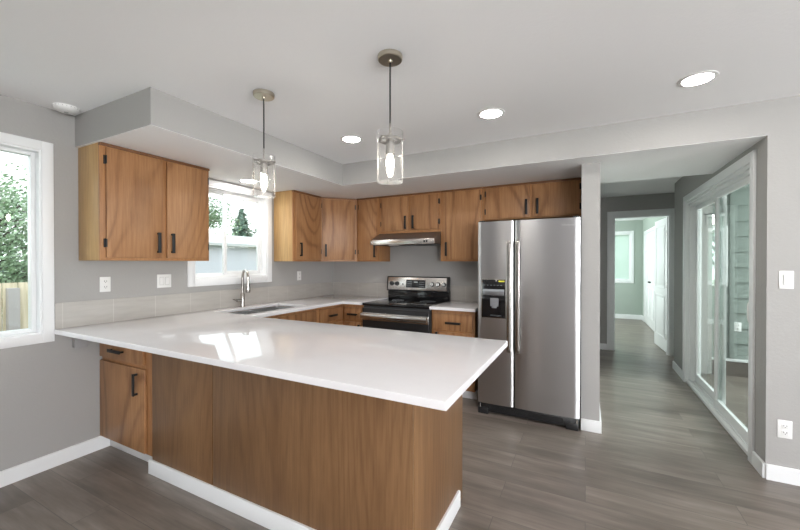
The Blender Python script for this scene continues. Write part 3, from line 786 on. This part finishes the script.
# back guard
obj('back_guard', box(nb(), RX0 + .006, RX1 - .004, 4.125, 4.195, .905, 1.052, .004), M_blackgloss, t)
b = nb(); FG = Fr(0, 4.115, 1, 0); x0, x1 = RX0 - .006, RX1 - .008
prism(b, FG, [(-.078, 1.036), (.006, 1.036), (.012, 1.046), (-.006, 1.212), (-.016, 1.222), (-.078, 1.222)], x0, x1, .006); cp = obj('control_panel', b, M_blackpl, t)
b = nb(); prism(b, FG, [(.0105, 1.050), (.0150, 1.052), (-.0020, 1.210), (-.0065, 1.210)], x0 + .018, x1 - .020, .002); obj('panel_face', b, M_steel2, cp)
def gp(a, dz, z):  # point on sloped face
    return FG.p(a, .0135 - (z - 1.05) / .16 * .018 + dz, z)
b = nb(); xa, xb, za, zb = -2.020, -1.755, 1.085, 1.180
hexa(b, [gp(xa, .003, za), gp(xb, .003, za), gp(xb, -.003, za), gp(xa, -.003, za), gp(xa, .003, zb), gp(xb, .003, zb), gp(xb, -.003, zb), gp(xa, -.003, zb)], .001)
dsp = obj('display', b, M_display, t)
b = nb()
def dash(b, x, z, w_, h_):
    hexa(b, [gp(x, .0042, z), gp(x + w_, .0042, z), gp(x + w_, .002, z), gp(x, .002, z), gp(x, .0042, z + h_), gp(x + w_, .0042, z + h_), gp(x + w_, .002, z + h_), gp(x, .002, z + h_)])
b.free()
for xx in (xa + .012, xb - .085):
    for j in range(3):
        b = nb(); dash(b, xx, za + .016 + j * .026, .070, .004); obj('button_row', b, M_panelgrey, dsp)
b = nb(); dash(b, (xa + xb) / 2 - .026, 1.147, .052, .013); obj('clock', b, mat('display_print', (.45, .5, .52), .4), dsp)
for x in (-2.225, -2.150, -1.665, -1.590, -1.515):
    z = 1.130; b = nb(); p0 = Vector(gp(x, 0, z)); nrm = Vector((0, -1, .11)).normalized()
    cyl(b, p0, p0 + nrm * .006, .028, .027, 24); k_ = obj('knob', b, M_blackpl, t)
    b = nb(); cyl(b, p0 + nrm * .006, p0 + nrm * .030, .021, .018, 24)
    q = p0 + nrm * .033; box(b, q.x - .004, q.x + .004, q.y - .003, q.y + .003, q.z - .018, q.z + .018, .001); obj('knob_grip', b, M_chrome if x > -2 else M_darkgrey, k_)
b = nb(); p0 = Vector(gp(-2.065, 0, 1.125)); cyl(b, p0, p0 + Vector((0, -1, .11)).normalized() * .003, .009, .009, 16); obj('indicator', b, M_blackpl, cp)

# ================================================================== range hood
t = thing('range_hood', 'low stainless under-cabinet range hood above the stove', 'range hood', (-1.9, 3.95, 1.60))
HY = YU
b = nb(); x0, x1 = -2.300, -1.482; FH = FY(HY)
prism(b, FH, [(-.295, 1.750), (-.002, 1.750), (.185, 1.662), (.185, 1.612), (-.295, 1.612)], x0 + .002, x1 - .002, .003); obj('canopy', b, mat('hood_top_steel', (.30, .28, .27), .42, .9), t)
b = nb(); fbox(b, FH, x0 - .004, x1 + .001, .176, .193, 1.606, 1.664, .003); fs = obj('front_strip', b, M_steel2, t)
b = nb(); prism(b, FH, [(.10, 1.612), (.15, 1.594), (.18, 1.594), (.190, 1.606)], -2.06, -1.73, .003); obj('lamp_cover', b, M_chrome, t)
for x in (-1.600, -1.572):
    b = nb(); fbox(b, FH, x - .010, x + .010, .192, .197, 1.624, 1.648, .002); obj('button', b, M_blackpl, fs)
b = nb(); box(b, x0 + .02, x1 - .02, HY - .15, HY + .25, 1.606, 1.612); obj('filter', b, M_darkgrey, t)

# ================================================================== refrigerator
FX0, FX1, FYF = -.892, -.048, 3.318
t = thing('refrigerator', 'stainless side-by-side refrigerator with an ice dispenser beside the white pillar', 'refrigerator', ((FX0 + FX1) / 2, 3.75, 0))
obj('body', box(nb(), FX0 + .006, FX1 - .004, FYF + .075, 4.15, .03, 1.755, .004), M_darkgrey, t)
def bowed(x0, x1, z0, z1, bow=.006, th=.062, hole=None):
    """door slab with a slightly bowed, round-edged front"""
    b = nb(); n = 22
    prof = []
    for i in range(n + 1):
        s = i / n; u = s * 2 - 1
        prof.append((x0 + (x1 - x0) * s, FYF + bow * (u * u) + .006 * max(0, (abs(u) - .95) / .05) ** 2))
    prof = prof + [(x1, FYF + th), (x0, FYF + th)]
    A = [b.verts.new((x, y, z0)) for x, y in prof]; B = [b.verts.new((x, y, z1)) for x, y in prof]
    b.faces.new(A); b.faces.new(B[::-1])
    for i in range(len(prof)):
        j = (i + 1) % len(prof); b.faces.new((A[j], A[i], B[i], B[j]))
    return b
xd = -.566
dl = obj('door', bowed(FX0, xd - .006, .106, 1.770), M_steel, t)
dr_ = obj('door', bowed(xd + .006, FX1 + .006, .106, 1.770), M_steel, t)
for par, x in ((dl, xd - .040), (dr_, xd + .034)):
    b = nb(); prism(b, Fr(0, FYF, 1, 0), [(.030, .60), (.044, .60), (.050, .63), (.050, 1.56), (.044, 1.588), (.030, 1.588)], x - .017, x + .017, .004)
    for z in (.64, 1.55): box(b, x - .009, x + .009, FYF - .034, FYF + .004, z - .020, z + .020, .003)
    obj('handle', b, M_nickel, par)
# dispenser
b = nb(); box(b, -.856, -.636, FYF - .004, FYF + .006, .893, 1.248, .003); obj('dispenser_frame', b, M_nickel, dl)
b = nb(); box(b, -.850, -.642, FYF - .007, FYF + .004, .899, 1.242, .002)
dd = obj('dispenser', b, M_blackgloss, dl)
b = nb(); box(b, -.842, -.650, FYF - .008, FYF - .0065, 1.130, 1.155); 
for i in range(6): box(b, -.835 + i * .030, -.820 + i * .030, FYF - .0085, FYF - .0065, 1.190, 1.193)
obj('dispenser_controls', b, M_panelgrey, dl)
b = nb(); box(b, -.840, -.652, FYF - .0085, FYF - .0068, 1.098, 1.136, .001); obj('dispenser_panel', b, mat('dispenser_steel', (.22, .22, .23), .3, .8), dl)
b = nb(); box(b, -.775, -.700, FYF - .014, FYF - .0068, 1.00, 1.075, .004); box(b, -.760, -.715, FYF - .018, FYF - .013, .985, 1.03, .003); obj('dispenser_paddle', b, mat('grey_paddle', (.18, .18, .19), .3), dl)
b = nb(); box(b, -.775, -.675, FYF - .016, FYF - .0068, .912, .924, .002); obj('drip_tray', b, M_darkgrey, dl)
b = nb(); box(b, -.700, -.648, FYF - .0085, FYF - .0068, 1.222, 1.234); obj('sticker', b, M_yellow, dl)
def text3d(txt, size, loc, F_rot, m, parent=None, name='lettering', extrude=.0006, align='CENTER'):
    c = bpy.data.curves.new(name, 'FONT'); c.body = txt; c.size = size; c.extrude = extrude; c.align_x = align; c.resolution_u = 2
    o = bpy.data.objects.new(name, c); COL.objects.link(o)
    bpy.context.view_layer.update()
    dg = bpy.context.evaluated_depsgraph_get(); me = bpy.data.meshes.new_from_object(o.evaluated_get(dg))
    bpy.data.objects.remove(o)
    o = bpy.data.objects.new(name, me); COL.objects.link(o); me.materials.clear(); me.materials.append(m)
    o.parent = parent; o.location = Vector(loc) - wloc(parent); o.rotation_euler = F_rot
    return o
text3d('Whirlpool', .024, (-.135, FYF - .0002, 1.703), (math.pi / 2, 0, 0), M_logo, dr_, 'logo')
b = nb(); box(b, FX0 + .004, FX1, FYF + .022, FYF + .08, .022, .100, .004)
for i in range(5): box(b, FX0 + .10, FX1 - .12, FYF + .018, FYF + .0225, .036 + i * .010, .041 + i * .010)
obj('base_grille', b, M_blackpl, t)
for x in (FX0 + .045, FX1 - .055):
    b = nb(); box(b, x - .045, x + .050, FYF + .012, FYF + .075, .0, .060, .006); obj('foot', b, M_blackpl, t)
for x in (FX0 + .03, FX1 - .03):
    b = nb(); box(b, x - .02, x + .02, FYF + .010, FYF + .09, 1.771, 1.783, .003); obj('hinge_cover', b, M_darkgrey, t)
b = nb()
cyl(b, (FX0 + .02, FYF + .02, .06), (FX0 + .02, FYF + .02, .092), .008, seg=10); cyl(b, (FX1 - .016, FYF + .02, .06), (FX1 - .016, FYF + .02, .092), .008, seg=10)
obj('hinge_pin', b, M_nickel, t)

# ================================================================== pendants
def pendant(x, y, label):
    t = thing('pendant_light', label, 'pendant light', (x, y, CH), 'clear glass pendants over the peninsula')
    b = nb(); lathe(b, (x, y, CH), [(0, 0), (.062, 0), (.063, -.004), (.062, -.020), (.058, -.024), (.012, -.025), (.010, -.034), (0, -.036)], 40); obj('canopy', b, M_brass, t)
    b = nb(); cyl(b, (x, y, CH - .03), (x, y, 2.085), .0042, seg=12); obj('cord', b, M_black, t)
    b = nb(); cyl(b, (x, y, 2.100), (x, y, 2.020), .0055, seg=12); lathe(b, (x, y, 2.004), [(0, .022), (.010, .022), (.012, .016), (.022, .012), (.022, -.060), (.018, -.064), (0, -.064)], 28); sk = obj('socket', b, M_nickel, t)
    b = nb(); lathe(b, (x, y, 2.010), [(.047, .0), (.058, .0), (.058, .012), (.047, .012)], 40, True)
    for k in range(3):
        a = k * 2 * math.pi / 3 + .4; c_, s_ = math.cos(a), math.sin(a)
        tube(b, [(x + c_ * .018, y + s_ * .018, 2.014), (x + c_ * .050, y + s_ * .050, 2.016)], .004, 8)
        tube(b, [(x + c_ * .055, y + s_ * .055, 2.016), (x + c_ * .072, y + s_ * .072, 2.016)], .005, 8)
    obj('ring', b, M_nickel, t)
    b = nb(); R = .066; lathe(b, (x, y, 1.802), [(R, 0), (R, .255), (R - .003, .255), (R - .003, .003), (.0, .003), (0, 0)], 48, True); obj('glass_shade', b, M_shade, t)
    b = nb(); lathe(b, (x, y, 1.945), [(.0, 0), (.010, 0), (.013, -.010), (.018, -.028), (.021, -.045), (.019, -.060), (.012, -.078), (.004, -.088), (0, -.089)], 24); obj('bulb', b, M_bulb, t)
    return t
PX1, PX2, PYY = -1.772, -.884, 1.614
pendant(PX1, PYY, 'clear glass pendant lamp nearer the sink window, the left of two')
pendant(PX2, PYY, 'clear glass pendant lamp nearer the camera, the right of two')

# ================================================================== recessed lights, smoke detector
def can(x, y, label, z=CH):
    t = thing('recessed_light', label, 'ceiling light', (x, y, z), 'recessed ceiling lights')
    b = nb(); lathe(b, (x, y, z), [(.070, -.001), (.074, -.006), (.092, -.003), (.094, 0), (.070, 0)], 40, True); obj('trim_ring', b, M_white, t)
    b = nb(); lathe(b, (x, y, z), [(0, -.003), (.070, -.003)], 40); cap = obj('lens', b, M_lens, t)
    return t
can(.561, 2.613, 'round recessed ceiling light nearest the sliding door side')
can(-.595, 2.557, 'round recessed ceiling light in front of the refrigerator, the middle of three')
can(-1.765, 2.545, 'round recessed ceiling light nearest the tray ceiling inner corner')
can(-3.036 + .02, 2.549, 'small round recessed light in the soffit above the sink window', SH)
for i, (x, y) in enumerate(((.56, .3), (-1.2, -.6), (.56, -1.9))): can(x, y, ('recessed ceiling light above the dining area behind the camera', 'recessed ceiling light left of the camera', 'recessed ceiling light near the rear window', 'recessed ceiling light near the rear left corner')[i])
t = thing('smoke_detector', 'round white smoke detector on the ceiling by the left soffit', 'smoke detector', (-3.105, 1.150, CH))
b = nb(); lathe(b, (-3.105, 1.150, CH), [(0, -.036), (.030, -.036), (.052, -.031), (.064, -.022), (.068, -.012), (.068, 0), (0, 0)], 40); obj('housing', b, M_white, t)
b = nb(); lathe(b, (-3.105, 1.150, CH - .0375), [(.006, 0), (.010, -.001), (.012, .001), (0, .002)], 16); obj('button', b, M_grey, t)
b = nb()
for k in range(20):
    a = k * math.pi / 10; c_, s_ = math.cos(a), math.sin(a)
    cyl(b, (-3.105 + c_ * .0655, 1.150 + s_ * .0655, CH - .010), (-3.105 + c_ * .0695, 1.150 + s_ * .0695, CH - .010), .0018, seg=6)
obj('vents', b, M_slot, t)

# ================================================================== outdoors
struct('ground_bounce_slab', box(nb(), -6.6, XL - .14, -4, 9.5, -.80, -.72), mat('pale_bounce', (.50, .50, .48), .8))  # unseen pale slab added to bounce daylight up onto the ceiling
struct('ground', box(nb(), -60, 40, -40, 60, -.95, -.80), M_grass)
def leaf(b, c, s):
    d = Vector((random.gauss(0, 1), random.gauss(0, 1), random.gauss(0, 1))).normalized(); _, u, v_ = ortho(d)
    c = Vector(c); vs = [b.verts.new(c + u * s * a + v_ * s * .55 * e) for a, e in ((-1, 0), (0, -1), (1, 0), (0, 1))]; b.faces.new(vs)
def leafy_tree(label, x, y, z0, z1, r, n, s, m=M_leafA, zb=.8, name='leafy_tree', clumps=26):
    t = thing(name, label, 'tree', (x, y, -.8))
    b = nb(); top = Vector((x, y, z1 - (z1 - z0) * .3)); tube(b, [(x, y, -.82), (x + .05, y, (z0 - .8) / 2), tuple(top)], [.14, .10, .03], 10)
    cl = []
    for i in range(clumps):
        a = random.uniform(0, 2 * math.pi); h = random.uniform(0, 1); rr = r * math.sqrt(random.uniform(.05, 1)) * math.sin(math.pi * (.12 + .82 * h)) ** .6
        c = Vector((x + rr * math.cos(a), y + rr * math.sin(a), z0 + (z1 - z0) * h)); cl.append((c, r * random.uniform(.22, .38)))
        zt = max(z0 * .6, c.z - .6); tube(b, [(x, y, zt), tuple((c + Vector((x, y, c.z - .1))) / 2), tuple(c)], [.03, .02, .008], 5)
    obj('trunk', b, M_bark, t)
    b = nb()
    for i in range(n):
        c, q = random.choice(cl); p = c + Vector((random.gauss(0, q * .6), random.gauss(0, q * .6), random.gauss(0, q * .55))); leaf(b, p, s * random.uniform(.6, 1.3))
    obj('foliage', b, m, t, smooth=0)
def conifer(label, x, y, h, r, tiers=22, per=11, s=.10, m=M_leafB, z0=0):
    t = thing('fir_tree', label, 'tree', (x, y, -.8))
    b = nb(); tube(b, [(x, y, -.82), (x, y, h * .5), (x, y, h)], [.16, .10, .02], 8); f = nb()
    for i in range(tiers):
        k = i / (tiers - 1); z = z0 + (h - z0) * k; R = r * (1 - k) ** .85 + .08
        for j in range(per):
            a = random.uniform(0, 2 * math.pi); Rj = R * random.uniform(.75, 1.1)
            e = Vector((x + Rj * math.cos(a), y + Rj * math.sin(a), z - Rj * .28)); c0 = Vector((x, y, z + .05))
            tube(b, [tuple(c0), tuple((c0 + e) / 2 + Vector((0, 0, .04))), tuple(e)], [.02, .012, .005], 4)
            nn = max(4, int(Rj / s * 3.2))
            for q in range(nn):
                u = random.uniform(.1, 1); p = c0.lerp(e, u) + Vector((random.gauss(0, .07), random.gauss(0, .07), random.gauss(-.05, .06))); leaf(f, p, s * random.uniform(.6, 1.3))
    obj('trunk', b, M_bark, t); obj('foliage', f, m, t, smooth=0)
leafy_tree('light green leafy tree just behind the fence in the dining window', -11.4, 2.9, .6, 3.15, 1.4, 15000, .042, clumps=60)
conifer('tall dark evergreen behind the leafy tree in the dining window', -25, 9.6, 6.6, 2.8, 30, 16, .16)
conifer('evergreen at the far left edge of the dining window view', -23, 3.6, 7.2, 2.4, 30, 14, .16)
leafy_tree('green tree behind the grey building in the left sink window pane', -20.6, 14.0, .8, 5.2, 1.9, 8000, .08, clumps=50)
conifer('small pointed fir centred in the right sink window pane', -25.2, 20.6, 5.7, 2.1, 30, 16, .13)
conifer('near fir whose branches reach in from the right of the sink window', -12.6, 12.6, 6.0, 2.4, 17, 9, .10, z0=.5)
conifer('fir farther back at the right edge of the sink window', -20.5, 24.5, 5.4, 2.0, 26, 14, .13)
leafy_tree('light green tree outside the bedroom window', .5, 15.2, 0, 3.6, 2.3, 5000, .10, clumps=40)
leafy_tree('tree beyond the covered patio seen through its small window', 2.75, 10.9, .4, 3.2, .95, 3000, .07)

fn = thing('board_fence', 'pale wooden board fence outside the dining window', 'fence', (-7, .6, -.8))
for k in range(34):
    y = -2.2 + k * .152
    b = nb(); box(b, -7.012, -6.990, y, y + .143, -.78, 1.12, .003); obj('board', b, M_fence, fn)
b = nb(); box(b, -7.06, -7.012, -2.2, 2.97, .80, .88); box(b, -7.06, -7.012, -2.2, 2.97, -.4, -.32); obj('rail', b, M_fence, fn)
for y in (-.5, 1.93):
    b = nb(); box(b, -6.990, -6.89, y, y + .115, -.82, 1.05, .006); obj('post', b, M_post, fn)

t = thing('neighbor_building', 'low pale grey neighboring building seen through the sink window', 'building', (-10.5, 6.6, -.8))
obj('wall', box(nb(), -12.0, -9.0, 4.9, 10.4, -.82, 1.86), M_stucco, t)
b = nb(); prism(b, FX(-9.0), [(.22, 1.86), (.22, 1.93), (-1.5, 2.30), (-3.2, 1.93), (-3.2, 1.86)], 4.75, 10.6); obj('roof', b, M_roof, t)
b = nb(); box(b, -8.99, -8.95, 5.68, 5.73, 1.20, 1.42, .005); obj('wall_lamp', b, M_slot, t)
t = thing('neighbor_shed', 'dark teal-roofed shed behind the fence in the dining window', 'shed', (-15, 4.5, -.8))
obj('wall', box(nb(), -16.5, -13.6, 2.2, 7.2, -.82, .98), M_stucco, t)
b = nb(); prism(b, FX(-13.6), [(.25, .90), (.25, .98), (-1.45, 1.42), (-3.2, .98), (-3.2, .90)], 2.0, 7.4); obj('roof', b, M_teal, t)
t = thing('power_lines', 'thin overhead wires crossing the sky in the sink window', 'wires', (-16, 10, 5))
for k, (za, zb) in enumerate(((6.1, 3.6), (5.2, 3.9), (6.9, 3.8))):
    b = nb(); pts = [(-16, 4 + 16 * u, za + (zb - za) * u - .5 * math.sin(math.pi * u)) for u in [i / 12 for i in range(13)]]; tube(b, pts, .012, 5); obj('wire', b, M_slot, t)
